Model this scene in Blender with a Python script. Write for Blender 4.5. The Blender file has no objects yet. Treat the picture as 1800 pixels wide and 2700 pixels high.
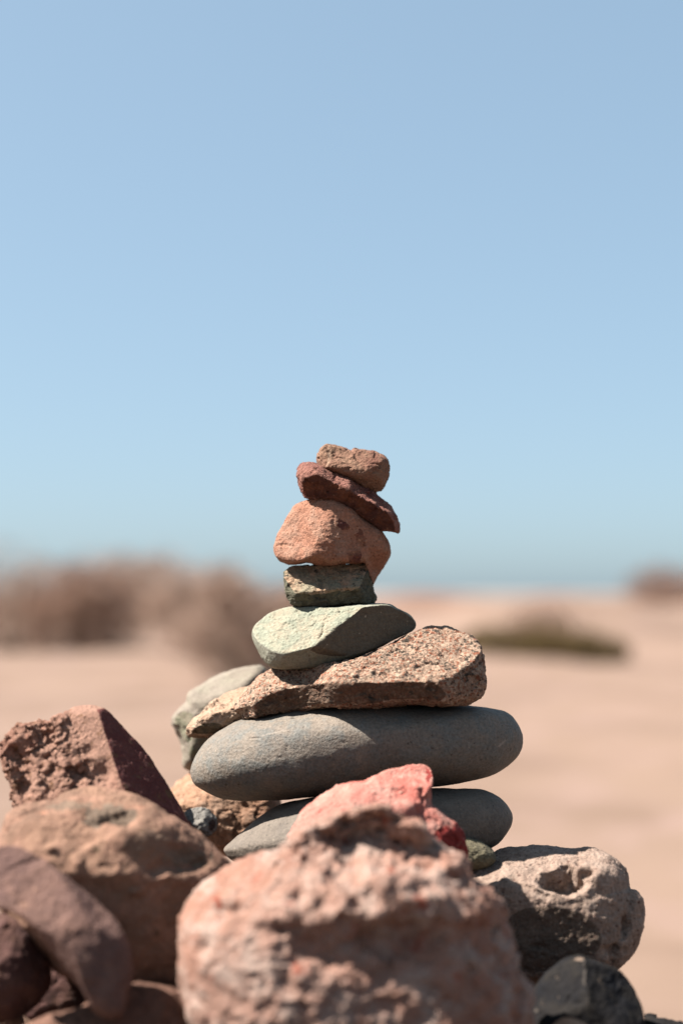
import bpy, math, random
import numpy as np
from mathutils import Vector, Matrix

R = math.radians
scene = bpy.context.scene
COL = scene.collection

# ------------------------------------------------------------------ camera
EYE = 0.75                      # eye height above the sand (m)
FPX = 3750.0                    # focal length in photo pixels (50 mm on a 24 mm wide frame)
PITCH = math.atan(215.0 / FPX)  # camera looks slightly up: horizon sits below the centre
cam_d = bpy.data.cameras.new('camera')
cam = bpy.data.objects.new('camera', cam_d)
COL.objects.link(cam)
cam.location = (0, 0, EYE)
cam.rotation_euler = (R(90) + PITCH, 0, 0)
cam_d.sensor_fit = 'HORIZONTAL'
cam_d.sensor_width = 24.0
cam_d.lens = 50.0
cam_d.clip_start = 0.02
cam_d.clip_end = 20000
cam_d.dof.use_dof = True
cam_d.dof.focus_distance = 1.245
cam_d.dof.aperture_fstop = 1.9
scene.camera = cam

# ------------------------------------------------------------------ light
SUN_EL, SUN_AZ = R(52), R(-93)   # azimuth from +Y (away from camera), negative = left
world = bpy.data.worlds.new('World')
scene.world = world
world.use_nodes = True
wn, wl = world.node_tree.nodes, world.node_tree.links
bg = wn['Background']
sky = wn.new('ShaderNodeTexSky')
sky.sky_type = 'NISHITA'
sky.sun_disc = False
sky.sun_elevation = SUN_EL
sky.sun_rotation = SUN_AZ
sky.air_density = 0.8
sky.dust_density = 1.55
sky.ozone_density = 6.0
# sky colour compressed and tinted: softer contrast, the same in every direction
gm = wn.new('ShaderNodeGamma'); gm.inputs[1].default_value = 0.4
wl.new(sky.outputs[0], gm.inputs[0])
pale = wn.new('ShaderNodeHueSaturation'); pale.inputs['Saturation'].default_value = 0.96; pale.inputs['Value'].default_value = 1.0
amp = wn.new('ShaderNodeMix'); amp.data_type = 'RGBA'; amp.blend_type = 'MULTIPLY'; amp.inputs[0].default_value = 1.0
wl.new(gm.outputs[0], amp.inputs[6]); amp.inputs[7].default_value = (0.985, 1.19, 1.265, 1)
wl.new(amp.outputs[2], pale.inputs['Color'])
wl.new(pale.outputs[0], bg.inputs[0])
bg.inputs[1].default_value = 0.084
sd = Vector((math.cos(SUN_EL) * math.sin(SUN_AZ), math.cos(SUN_EL) * math.cos(SUN_AZ), math.sin(SUN_EL)))
sun_d = bpy.data.lights.new('sun', 'SUN')
sun_d.energy = 5.0
sun_d.angle = R(0.53)
sun_d.color = (1.0, 0.94, 0.86)
sun = bpy.data.objects.new('sun', sun_d)
COL.objects.link(sun)
sun.location = (-3, 1, 6)
sun.rotation_euler = sd.to_track_quat('Z', 'Y').to_euler()

scene.view_settings.view_transform = 'Standard'
scene.view_settings.look = 'None'
scene.view_settings.exposure = 2.05
scene.view_settings.gamma = 1.0
scene.view_settings.use_curve_mapping = False
scene.render.engine = 'CYCLES'
scene.cycles.use_denoising = True
scene.cycles.denoiser = 'OPENIMAGEDENOISE'
scene.cycles.max_bounces = 6
scene.cycles.use_adaptive_sampling = False
scene.render.film_transparent = False

# ------------------------------------------------------------------ numpy noise
G16 = np.array([[1,1,0],[-1,1,0],[1,-1,0],[-1,-1,0],[1,0,1],[-1,0,1],[1,0,-1],[-1,0,-1],
                [0,1,1],[0,-1,1],[0,1,-1],[0,-1,-1],[1,1,0],[-1,1,0],[0,-1,1],[0,-1,-1]], dtype=np.float32)


def hsh(ix, iy, iz, seed):
    with np.errstate(over='ignore'):
        h = (ix.astype(np.uint32) * np.uint32(73856093)) ^ (iy.astype(np.uint32) * np.uint32(19349663)) ^ \
            (iz.astype(np.uint32) * np.uint32(83492791)) ^ np.uint32((seed * 2654435761) & 0xffffffff)
        h ^= h >> np.uint32(15); h *= np.uint32(0x2c1b3c6d); h ^= h >> np.uint32(12)
        h *= np.uint32(0x297a2d39); h ^= h >> np.uint32(15)
    return h


def perlin(p, seed=0):
    pi = np.floor(p).astype(np.int64)
    f = (p - pi).astype(np.float32)
    w = f * f * f * (f * (f * 6 - 15) + 10)
    out = np.zeros(len(p), np.float32)
    for a in (0, 1):
        wx = w[:, 0] if a else 1 - w[:, 0]
        for b in (0, 1):
            wy = w[:, 1] if b else 1 - w[:, 1]
            for c in (0, 1):
                wz = w[:, 2] if c else 1 - w[:, 2]
                g = G16[hsh(pi[:, 0] + a, pi[:, 1] + b, pi[:, 2] + c, seed) & np.uint32(15)]
                d = g[:, 0] * (f[:, 0] - a) + g[:, 1] * (f[:, 1] - b) + g[:, 2] * (f[:, 2] - c)
                out += wx * wy * wz * d
    return out


def fbm(p, octaves=4, seed=0, gain=0.5):
    a, s, o = 1.0, 0.0, 0.0
    for k in range(octaves):
        o = o + a * perlin(p * (2.03 ** k) + 17.3 * k, seed + k)
        a *= gain
    return o


def ridged(p, octaves=4, seed=0, gain=0.5):
    a, o = 1.0, 0.0
    for k in range(octaves):
        o = o + a * (0.5 - 2 * np.abs(perlin(p * (2.03 ** k) + 9.1 * k, seed + k)))
        a *= gain
    return o


def cells(p, seed=0):
    """nearest and second nearest feature distance, nearest feature point, three random numbers of its cell"""
    pi = np.floor(p).astype(np.int64)
    n = len(p)
    f1 = np.full(n, 9.0, np.float32); f2 = np.full(n, 9.0, np.float32)
    pt = np.zeros((n, 3), np.float32); rn = np.zeros((n, 3), np.float32)
    for a in (-1, 0, 1):
        for b in (-1, 0, 1):
            for c in (-1, 0, 1):
                h = hsh(pi[:, 0] + a, pi[:, 1] + b, pi[:, 2] + c, seed)
                r = np.stack([(h & np.uint32(1023)), (h >> np.uint32(10)) & np.uint32(1023),
                              (h >> np.uint32(20)) & np.uint32(1023)], 1).astype(np.float32) / 1023.0
                q = pi + np.array([a, b, c]) + r
                d = np.sqrt(((p - q) ** 2).sum(1)).astype(np.float32)
                near = d < f1
                f2 = np.where(near, f1, np.minimum(f2, d))
                f1 = np.where(near, d, f1)
                pt[near] = q[near]
                rn[near] = r[near][:, [2, 0, 1]]
    return f1, f2, pt, rn


def sstep(a, b, x):
    t = np.clip((x - a) / (b - a), 0, 1)
    return t * t * (3 - 2 * t)


# ------------------------------------------------------------------ rays and frames
cR = np.array([1.0, 0, 0])
cF = np.array([0, math.cos(PITCH), math.sin(PITCH)])
cU = np.array([0, -math.sin(PITCH), math.cos(PITCH)])
EYEP = np.array([0, 0, EYE])


def ray(px, py):
    r = cF + cR * ((px - 900) / FPX) + cU * ((1350 - py) / FPX)
    return r / np.linalg.norm(r)


def Z(x0, y0, s, pts):
    return [(x0 + x / s, y0 + y / s) for x, y in pts]


_CS = {}


def cube_sphere(n):
    if n in _CS:
        return _CS[n]
    i, j = np.meshgrid(np.arange(n + 1), np.arange(n + 1), indexing='ij')
    i, j = i.ravel(), j.ravel()
    z0, z1 = np.zeros_like(i), np.full_like(i, n)
    grids = [np.stack(g, 1) for g in ((z0, j, i), (z1, i, j), (i, z0, j), (j, z1, i), (j, i, z0), (i, j, z1))]
    allv = np.concatenate(grids)
    key = allv[:, 0] * (n + 1) ** 2 + allv[:, 1] * (n + 1) + allv[:, 2]
    _, first, inv = np.unique(key, return_index=True, return_inverse=True)
    v = np.tan((allv[first] / n * 2 - 1) * (math.pi / 4) * 0.98)
    v = v / np.linalg.norm(v, axis=1, keepdims=True)
    a, b = np.meshgrid(np.arange(n), np.arange(n), indexing='ij')
    a, b = a.ravel(), b.ravel()
    q = np.stack([a * (n + 1) + b, (a + 1) * (n + 1) + b, (a + 1) * (n + 1) + b + 1, a * (n + 1) + b + 1], 1)
    quads = np.concatenate([inv[q + k * (n + 1) ** 2] for k in range(6)])
    # orient outwards
    c = v[quads]
    nn = np.cross(c[:, 1] - c[:, 0], c[:, 2] - c[:, 0])
    flip = (nn * c.mean(1)).sum(1) < 0
    quads[flip] = quads[flip][:, ::-1]
    _CS[n] = (v.astype(np.float64), quads.astype(np.int32))
    return _CS[n]


def vnormals(P, Q):
    a = np.cross(P[Q[:, 2]] - P[Q[:, 0]], P[Q[:, 3]] - P[Q[:, 1]])
    N = np.zeros_like(P)
    for k in range(4):
        for ax in range(3):
            N[:, ax] += np.bincount(Q[:, k], a[:, ax], len(P))
    return N / (np.linalg.norm(N, axis=1, keepdims=True) + 1e-12)


def catmull(pts, sub=8):
    p = np.array(pts, float)
    p0, p1, p2, p3 = np.roll(p, 1, 0), p, np.roll(p, -1, 0), np.roll(p, -2, 0)
    out = []
    for k in range(sub):
        t = k / sub
        out.append(0.5 * (2 * p1 + (p2 - p0) * t + (2 * p0 - 5 * p1 + 4 * p2 - p3) * t * t + (3 * p1 - p0 - 3 * p2 + p3) * t ** 3))
    return np.stack(out, 1).reshape(-1, 2)


def seg_dist(x, z, line):
    d = np.full(len(x), 1e9)
    for (x0, z0), (x1, z1) in zip(line[:-1], line[1:]):
        vx, vz = x1 - x0, z1 - z0
        t = np.clip(((x - x0) * vx + (z - z0) * vz) / (vx * vx + vz * vz + 1e-9), 0, 1)
        d = np.minimum(d, np.hypot(x - x0 - t * vx, z - z0 - t * vz))
    return d


def mesh_from(name, V, F):
    me = bpy.data.meshes.new(name)
    me.vertices.add(len(V)); me.vertices.foreach_set('co', np.asarray(V, np.float32).ravel())
    F = np.asarray(F, np.int32)
    k = F.shape[1]
    me.loops.add(F.size); me.loops.foreach_set('vertex_index', F.ravel())
    me.polygons.add(len(F))
    me.polygons.foreach_set('loop_start', np.arange(0, F.size, k, dtype=np.int32))
    me.polygons.foreach_set('loop_total', np.full(len(F), k, np.int32))
    me.polygons.foreach_set('use_smooth', np.ones(len(F), bool))
    me.update(calc_edges=True)
    return me


def tag(o, label=None, cat=None, group=None, kind=None):
    for k, v in (('label', label), ('category', cat), ('group', group), ('kind', kind)):
        if v:
            o[k] = v
    return o


STACK = 'stones of the balanced stack'
HEAP = 'stones heaped around the foot of the stack'


def rock(name, label, mat, poly, dist, D, e=2.2, N=80, center=None, planes=(), k=14, noise=(), dents=(), grooves=(),
         patches=(), veins=(), push=(), pushl=(), warp=None, group=HEAP, cat='stone', smooth=2, seed=1, tilt=0.0):
    """A closed stone: outline (photo pixels) seen from the eye, a depth of its own, facets cut by planes, then relief."""
    poly = np.array(poly, float)
    cx, cy = center if center else (poly.min(0) + poly.max(0)) / 2
    Y = ray(cx, cy)
    X = np.cross(Y, [0, 0, 1.0]); X /= np.linalg.norm(X)
    Zu = np.cross(X, Y)
    C = EYEP + Y * dist
    u = dist / FPX

    def loc(px, py):
        r = ray(px, py)
        P = r * (dist / r.dot(Y)) - Y * dist
        return P.dot(X) / u, P.dot(Zu) / u
    L = np.array([loc(x, y) for x, y in poly])
    crv = catmull(L)
    th = np.arctan2(crv[:, 1], crv[:, 0]); rr = np.hypot(crv[:, 0], crv[:, 1])
    o = np.argsort(th)
    T = np.linspace(-math.pi, math.pi, 1440, endpoint=False)
    tab = np.interp(T, th[o], rr[o], period=2 * math.pi)
    if smooth:
        kk = np.exp(-0.5 * (np.arange(-12, 13) / smooth) ** 2); kk /= kk.sum()
        tab = np.convolve(np.concatenate([tab[-12:], tab, tab[:12]]), kk, 'valid')
    Df, Db = D if isinstance(D, tuple) else (D, D)
    v, Q = cube_sphere(N)
    ext = np.abs(L).max(0)
    S = np.array([ext[0], max(Df, Db), ext[1]]) ** 0.8
    d = v * S; d /= np.linalg.norm(d, axis=1, keepdims=True)
    q = np.hypot(d[:, 0], d[:, 2])
    rs = np.interp(np.arctan2(d[:, 2], d[:, 0]), T, tab, period=2 * math.pi)
    Dv = np.where(d[:, 1] < 0, Df, Db)
    r = ((q / rs) ** e + (np.abs(d[:, 1]) / Dv) ** e) ** (-1 / e)
    mask = np.zeros(len(r)); mask2 = np.zeros(len(r))
    for pl in planes:
        if 'pts' in pl:
            a, b, c = [np.array([*loc(x, y), yy])[[0, 2, 1]] for x, y, yy in pl['pts']]
            n = np.cross(b - a, c - a); n /= np.linalg.norm(n)
            if n.dot(a) < 0:
                n = -n
            off = n.dot(a)
        else:
            n = np.array(pl['n'], float); n /= np.linalg.norm(n)
            x, y, cut = pl['at']
            lx, lz = loc(x, y)
            qq = math.hypot(lx, lz) / np.interp(math.atan2(lz, lx), T, tab, period=2 * math.pi)
            yy = -Df * max(1 - qq ** e, 0.0) ** (1 / e) + cut
            off = n.dot([lx, yy, lz])
        if off <= 2:
            print('PLANE', name, 'behind centre', off); continue
        nd = d.dot(n)
        rp = np.where(nd > 1e-3, off / np.maximum(nd, 1e-3), 1e6)
        if 'm' in pl:
            mask = np.where(rp < r, pl['m'], mask)
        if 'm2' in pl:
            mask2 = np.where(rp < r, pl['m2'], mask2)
        kp = pl.get('k', k)
        h = np.clip(1 - np.abs(r - rp) / kp, 0, 1)
        r = np.minimum(r, rp) - h * h * kp / 4
    P = d * r[:, None]
    if patches:
        wob = np.stack([fbm(P / 26, 4, seed + 71), fbm(P / 26 + 5.5, 4, seed + 72)], 1) * 14
        Nn = vnormals(P, Q)
        fr = sstep(0.05, -0.25, Nn[:, 1])
        for (px, py, rx, rz, val) in patches:
            lx, lz = loc(px, py)
            dd = ((P[:, 0] + wob[:, 0] - lx) / rx) ** 2 + ((P[:, 2] + wob[:, 1] - lz) / rz) ** 2
            w = sstep(1.15, 0.85, dd) * fr
            mask = mask * (1 - w) + val * w
    if dents or grooves:
        Nn = vnormals(P, Q)
        fr = sstep(0.25, -0.1, Nn[:, 1])
        disp = np.zeros(len(P))
        wob = np.stack([fbm(P / 40, 3, seed + 81), fbm(P / 40 + 3.3, 3, seed + 82)], 1) * 12
        for (px, py, rx, rz, dep, *sh) in dents:
            lx, lz = loc(px, py)
            dd = ((P[:, 0] + wob[:, 0] * min(1, rx / 30) - lx) / rx) ** 2 + ((P[:, 2] + wob[:, 1] * min(1, rz / 30) - lz) / rz) ** 2
            pw = sh[0] if sh else 1.0
            disp += dep * np.exp(-dd ** pw)
        for (line, w, dep) in grooves:
            ll = [loc(x, y) for x, y in line]
            disp += dep * np.exp(-(seg_dist(P[:, 0] + wob[:, 0] * 0.4, P[:, 2] + wob[:, 1] * 0.4, ll) / w) ** 2)
        P = P + np.array([0, 1.0, 0]) * (disp * fr)[:, None] * 0.3 - Nn * (disp * fr)[:, None] * 0.7
    if push or pushl:
        # whole bulges (negative) and hollows moved straight in depth, so crests can overhang
        dy = np.zeros(len(P))
        wob = np.stack([fbm(P / 60, 3, seed + 61), fbm(P / 60 + 3.3, 3, seed + 62)], 1) * 22
        for (px, py, rx, rz, dep, sh) in push:
            lx, lz = loc(px, py)
            dd = ((P[:, 0] + wob[:, 0] - lx) / rx) ** 2 + ((P[:, 2] + wob[:, 1] - lz) / rz) ** 2
            dy += dep * np.exp(-dd ** sh)
        for (line, w, dep) in pushl:
            ll = [loc(x, y) for x, y in line]
            dy += dep * np.exp(-(seg_dist(P[:, 0] + wob[:, 0] * .5, P[:, 2] + wob[:, 1] * .5, ll) / w) ** 2)
        P[:, 1] += dy * sstep(70, -10, P[:, 1])
    for i, nz in enumerate(noise):
        Nn = vnormals(P, Q)
        kind, wlen, amp = nz[0], nz[1], nz[2]
        opt = nz[3] if len(nz) > 3 else {}
        p = P / wlen / np.array(opt.get('an', (1, 1, 1)))
        if 'rot' in opt:
            a = R(opt['rot']); M = np.array([[math.cos(a), 0, -math.sin(a)], [0, 1, 0], [math.sin(a), 0, math.cos(a)]])
            p = (P @ M.T) / wlen / np.array(opt.get('an', (1, 1, 1)))
        sdd = seed * 31 + i * 7
        if kind == 'fbm':
            s = fbm(p, opt.get('o', 4), sdd, opt.get('g', 0.5))
        elif kind == 'ridge':
            s = ridged(p, opt.get('o', 4), sdd, opt.get('g', 0.5))
        elif kind == 'chip':
            pw = p + 0.35 * np.stack([perlin(p * 1.7, sdd + 1), perlin(p * 1.7 + 4, sdd + 2), perlin(p * 1.7 + 8, sdd + 3)], 1)
            f1, f2, pt, rn = cells(pw, sdd)
            s = ((rn - 0.5) * (pw - pt)).sum(1) * 2.2 + (rn[:, 0] - 0.5) * 0.7
        elif kind == 'pit':
            f1, f2, pt, rn = cells(p + 0.12 * perlin(p * 3, sdd)[:, None], sdd)
            rad = 0.12 + 0.33 * rn[:, 1]
            s = -sstep(rad, rad * 0.45, f1) * (rn[:, 0] < opt.get('den', 0.6)) * (0.4 + rn[:, 2])
        w = opt['w'](P, Nn, mask) if 'w' in opt else 1.0
        P = P + Nn * (s * amp * w)[:, None]
    if warp is not None:
        ppx = cx + P[:, 0]; ppy = cy - P[:, 2]
        P[:, 1] += warp(ppx, ppy)
    W = (P[:, :1] * X + P[:, 1:2] * Y + P[:, 2:3] * Zu) * u
    base = C + np.array([0, 0, W[:, 2].min()])
    me = mesh_from(name, W + C - base, Q)
    at = me.attributes.new('mask', 'FLOAT', 'POINT'); at.data.foreach_set('value', mask.astype(np.float32))
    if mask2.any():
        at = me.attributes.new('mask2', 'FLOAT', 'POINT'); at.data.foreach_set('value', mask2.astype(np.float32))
    if veins:
        vv = np.zeros(len(P))
        wob = perlin(P / 12, seed + 91) * 6
        for (line, w) in veins:
            ll = [loc(x, y) for x, y in line]
            vv = np.maximum(vv, np.exp(-(seg_dist(P[:, 0] + wob, P[:, 2] + wob, ll) / w) ** 2) * (P[:, 1] < 0))
        at = me.attributes.new('vein', 'FLOAT', 'POINT'); at.data.foreach_set('value', vv.astype(np.float32))
    me.materials.append(mat)
    ob = bpy.data.objects.new(name, me)
    ob.location = base
    COL.objects.link(ob)
    return tag(ob, label, cat, group)


# ------------------------------------------------------------------ materials
def nt(name):
    m = bpy.data.materials.new(name); m.use_nodes = True
    return m, m.node_tree.nodes, m.node_tree.links, m.node_tree.nodes['Principled BSDF']


def noise_node(n, l, co, scale, detail=6, rough=0.6, dist=0.0):
    t = n.new('ShaderNodeTexNoise'); t.inputs['Scale'].default_value = scale
    t.inputs['Detail'].default_value = detail; t.inputs['Roughness'].default_value = rough
    t.inputs['Distortion'].default_value = dist
    l.new(co, t.inputs['Vector'])
    return t.outputs['Fac']


def ramp(n, l, fac, lo, hi):
    r = n.new('ShaderNodeMapRange'); r.inputs[1].default_value = lo; r.inputs[2].default_value = hi
    r.interpolation_type = 'SMOOTHSTEP'
    l.new(fac, r.inputs[0]); return r.outputs[0]


def mixc(n, l, fac, a, b, mode='MIX'):
    m = n.new('ShaderNodeMix'); m.data_type = 'RGBA'; m.blend_type = mode
    for sock, val in ((m.inputs[0], fac), (m.inputs[6], a), (m.inputs[7], b)):
        if isinstance(val, (int, float)):
            sock.default_value = val
        elif isinstance(val, tuple):
            sock.default_value = (*val, 1)
        else:
            l.new(val, sock)
    return m.outputs[2]


ALB = 0.42


def dim(c):
    g = 0.2126 * c[0] + 0.7152 * c[1] + 0.0722 * c[2]
    return tuple(max((g + (v - g) * 1.22) * w * ALB, 0.004) for v, w in zip(c, (1.0, 0.98, 0.93)))


def rockmat(name, a, b, third=None, maskc=None, vein=None, dark=None, crystal=None, specks=(), big=14, mid=70, fine=420, bump=0.5, bumpd=0.0012,
            rough=0.88, var=0.35, spec=0.25, stretch=(1, 1, 1)):
    """a/b: two tones of the stone, third: patchy stain, maskc: two tones of fresh, painted-lit and painted-shaded faces, specks: (colour, scale, lo, hi)"""
    a, b, third, vein = dim(a), dim(b), third and dim(third), vein and dim(vein)
    dark = dark and dim(dark)
    maskc = maskc and tuple(dim(c) for c in maskc)
    specks = [(dim(c), *r) for c, *r in specks]
    m, n, l, bs = nt(name)
    tc = n.new('ShaderNodeTexCoord')
    mp = n.new('ShaderNodeMapping'); mp.inputs['Scale'].default_value = stretch
    l.new(tc.outputs['Object'], mp.inputs[0]); co = mp.outputs[0]
    nb = noise_node(n, l, co, big, 5, 0.55, 0.4)
    nm = noise_node(n, l, co, mid, 6, 0.65, 0.3)
    nf = noise_node(n, l, co, fine, 4, 0.7)
    col = mixc(n, l, ramp(n, l, nb, 0.38, 0.62), a, b)
    col = mixc(n, l, ramp(n, l, nm, 0.42, 0.66), col, b if third is None else third)
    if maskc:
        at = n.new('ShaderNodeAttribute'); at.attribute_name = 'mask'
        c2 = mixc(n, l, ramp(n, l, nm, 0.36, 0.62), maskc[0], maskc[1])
        # uneven border of the masked face
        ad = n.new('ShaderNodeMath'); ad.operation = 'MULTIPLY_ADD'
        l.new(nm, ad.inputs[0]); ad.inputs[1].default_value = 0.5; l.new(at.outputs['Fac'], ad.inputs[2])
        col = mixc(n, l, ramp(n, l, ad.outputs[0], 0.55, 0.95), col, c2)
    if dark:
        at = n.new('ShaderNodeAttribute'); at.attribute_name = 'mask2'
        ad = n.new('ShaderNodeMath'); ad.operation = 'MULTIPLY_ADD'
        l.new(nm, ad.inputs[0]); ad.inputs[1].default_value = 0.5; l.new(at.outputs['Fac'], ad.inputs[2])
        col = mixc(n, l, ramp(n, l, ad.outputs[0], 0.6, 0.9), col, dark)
    if crystal:
        vo = n.new('ShaderNodeTexVoronoi'); vo.inputs['Scale'].default_value = crystal
        wv = n.new('ShaderNodeTexNoise'); wv.inputs['Scale'].default_value = crystal * 0.8
        l.new(co, wv.inputs['Vector'])
        va = n.new('ShaderNodeMix'); va.data_type = 'VECTOR'; va.inputs[0].default_value = 0.004
        l.new(co, va.inputs[4]); l.new(wv.outputs['Color'], va.inputs[5])
        l.new(va.outputs[1], vo.inputs['Vector'])
        sp = n.new('ShaderNodeSeparateColor'); l.new(vo.outputs['Color'], sp.inputs[0])
        col = mixc(n, l, ramp(n, l, sp.outputs[0], 0.80, 0.84), col, dim((0.13, 0.095, 0.075)))
        col = mixc(n, l, ramp(n, l, sp.outputs[1], 0.72, 0.78), col, dim((0.60, 0.46, 0.37)))
        col = mixc(n, l, ramp(n, l, sp.outputs[2], 0.80, 0.86), col, dim((0.34, 0.15, 0.10)))
        mk = n.new('ShaderNodeAttribute'); mk.attribute_name = 'mask'
        md = n.new('ShaderNodeMath'); md.operation = 'MULTIPLY'; l.new(mk.outputs['Fac'], md.inputs[0]); md.inputs[1].default_value = 0.75
        col = mixc(n, l, md.outputs[0], col, maskc[1])  # masked underside darkened again: shade put into the colour
    for (sc_, scale, lo, hi) in specks:
        s = noise_node(n, l, co, scale, 3, 0.65, 0.0)
        col = mixc(n, l, ramp(n, l, s, lo, hi), col, sc_)
    if vein:
        at = n.new('ShaderNodeAttribute'); at.attribute_name = 'vein'
        col = mixc(n, l, at.outputs['Fac'], col, vein)
    # grain: lighter and darker crystals
    g = n.new('ShaderNodeMapRange'); g.inputs[1].default_value = 0.25; g.inputs[2].default_value = 0.75
    g.inputs[3].default_value = 1 - var; g.inputs[4].default_value = 1 + var
    l.new(nf, g.inputs[0])
    cmb = n.new('ShaderNodeCombineColor')
    for i in range(3):
        l.new(g.outputs[0], cmb.inputs[i])
    col = mixc(n, l, 1.0, col, cmb.outputs[0], 'MULTIPLY')
    l.new(col, bs.inputs['Base Color'])
    bs.inputs['Roughness'].default_value = rough
    bs.inputs['Specular IOR Level'].default_value = spec
    hsum = n.new('ShaderNodeMath'); hsum.operation = 'MULTIPLY_ADD'
    l.new(nm, hsum.inputs[0]); hsum.inputs[1].default_value = 1.6; l.new(nf, hsum.inputs[2])
    bp = n.new('ShaderNodeBump'); bp.inputs['Strength'].default_value = min(bump * 1.25, 1.0); bp.inputs['Distance'].default_value = bumpd * 1.5
    l.new(hsum.outputs[0], bp.inputs['Height'])
    l.new(bp.outputs[0], bs.inputs['Normal'])
    return m


# ------------------------------------------------------------------ the ground
GY = 1.0


def at_ground(px, py):
    """the point where the sight line of a photo pixel meets flat sand"""
    r = ray(px, py)
    return EYEP + r * (EYE / -r[2])


def ground_height(x, y):
    p = np.stack([x / 9, y / 9, np.zeros_like(x)], -1)
    q = np.stack([x / 2.2, y / 2.2, np.zeros_like(x) + 7], -1)
    far = sstep(5, 16, np.hypot(x, y))
    h = fbm(p, 3, 5) * 0.22 * far + fbm(q, 3, 9) * 0.03 * sstep(1.5, 6, np.hypot(x, y))
    # low sand hillocks the shrubs hold together
    for (hx, hy, rx, ry, hh) in ((1.75, 14.5, 1.3, 1.0, 0.10), (2.5, 24, 1.5, 1.6, 0.48), (4.7, 26, 1.7, 1.8, 0.5), (4.2, 19.5, 2.4, 1.6, 0.12), (2.6, 27, 4, 3, 0.16), (-2.4, 15.5, 2.2, 1.6, 0.1),
                                 (8, 30, 5, 3, .2), (3.4, 55, 4, 5, 1.0), (9.0, 60, 2.6, 5, .95), (13.5, 52, 4, 6, 1.15), (5.5, 34, 5, 4, .3), (13, 40, 6, 5, .4), (2.5, 42, 4, 4, .3)):
        h = h + hh * np.exp(-((x - hx) / rx) ** 2 - ((y - hy) / ry) ** 2)
    # mound of sand under the heap of stones
    h = h + 0.27 * np.exp(-(((x - 0.02) / 0.62) ** 2 + ((y - 1.18) / 0.52) ** 2) ** 2)
    # low swells far off
    r2 = np.stack([x / 45, y / 45, np.zeros_like(x) + 3], -1)
    h = h + (perlin(r2, 31) * 0.9 - 0.1) * sstep(25, 80, np.hypot(x, y))
    return h


def build_ground():
    n = 260
    t = np.linspace(-1, 1, n)
    gx = np.sinh(t * 9.0) / math.sinh(9.0) * 3000
    s = np.linspace(0, 1, n)
    gy = -300 * (1 - s[: n // 4] / s[n // 4]) ** 2.6
    gy = np.concatenate([gy, np.sinh(np.linspace(0.0, 1.0, 300) * 9.0) / math.sinh(9.0) * 4000 + 0.05])
    X, Y = np.meshgrid(gx, gy, indexing='ij')
    x, y = X.ravel(), Y.ravel()
    z = ground_height(x, y)
    m, k = len(gx), len(gy)
    a, b = np.meshgrid(np.arange(m - 1), np.arange(k - 1), indexing='ij')
    a, b = a.ravel(), b.ravel()
    F = np.stack([a * k + b, (a + 1) * k + b, (a + 1) * k + b + 1, a * k + b + 1], 1)
    me = mesh_from('ground', np.stack([x, y, z], 1), F)
    mt, nn, ll, bs = nt('dusty_pink_sand')
    tc = nn.new('ShaderNodeTexCoord'); co = tc.outputs['Object']
    c = mixc(nn, ll, ramp(nn, ll, noise_node(nn, ll, co, 0.55, 5, 0.6, 0.5), 0.38, 0.65), (0.147, 0.100, 0.075), (0.115, 0.077, 0.057))
    c = mixc(nn, ll, ramp(nn, ll, noise_node(nn, ll, co, 2.6, 5, 0.6, 0.4), 0.45, 0.7), c, (0.162, 0.110, 0.091))
    c = mixc(nn, ll, ramp(nn, ll, noise_node(nn, ll, co, 0.9, 3, 0.5, 0.8), 0.52, 0.70), c, (0.108, 0.071, 0.052))
    # rusty flat beyond the shrubs, then a pale salt strip along the far edge of the land
    sx = nn.new('ShaderNodeSeparateXYZ'); ll.new(co, sx.inputs[0])
    wob = nn.new('ShaderNodeMath'); wob.operation = 'MULTIPLY_ADD'
    ll.new(noise_node(nn, ll, co, 0.07, 3, 0.5), wob.inputs[0]); wob.inputs[1].default_value = 40.0; ll.new(sx.outputs[1], wob.inputs[2])
    c = mixc(nn, ll, ramp(nn, ll, wob.outputs[0], 52, 82), c, (0.118, 0.063, 0.043))
    c = mixc(nn, ll, ramp(nn, ll, wob.outputs[0], 210, 300), c, (0.175, 0.150, 0.130))
    c = mixc(nn, ll, ramp(nn, ll, noise_node(nn, ll, co, 60, 4, 0.7), 0.55, 0.75), c, (0.12, 0.08, 0.062))
    ll.new(c, bs.inputs['Base Color']); bs.inputs['Roughness'].default_value = 0.95
    bs.inputs['Specular IOR Level'].default_value = 0.15
    bp = nn.new('ShaderNodeBump'); bp.inputs['Strength'].default_value = 0.5; bp.inputs['Distance'].default_value = 0.01
    ll.new(noise_node(nn, ll, co, 45, 5, 0.7), bp.inputs['Height']); ll.new(bp.outputs[0], bs.inputs['Normal'])
    me.materials.append(mt)
    o = bpy.data.objects.new('ground', me); COL.objects.link(o)
    tag(o, kind='structure')


build_ground()


# ------------------------------------------------------------------ desert shrubs
def twigmat(name, a, b):
    m, n, l, bs = nt(name)
    tc = n.new('ShaderNodeTexCoord')
    c = mixc(n, l, ramp(n, l, noise_node(n, l, tc.outputs['Object'], 9, 4, 0.6), 0.35, 0.65), a, b)
    l.new(c, bs.inputs['Base Color']); bs.inputs['Roughness'].default_value = 0.8
    bs.inputs['Specular IOR Level'].default_value = 0.2
    return m


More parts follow.
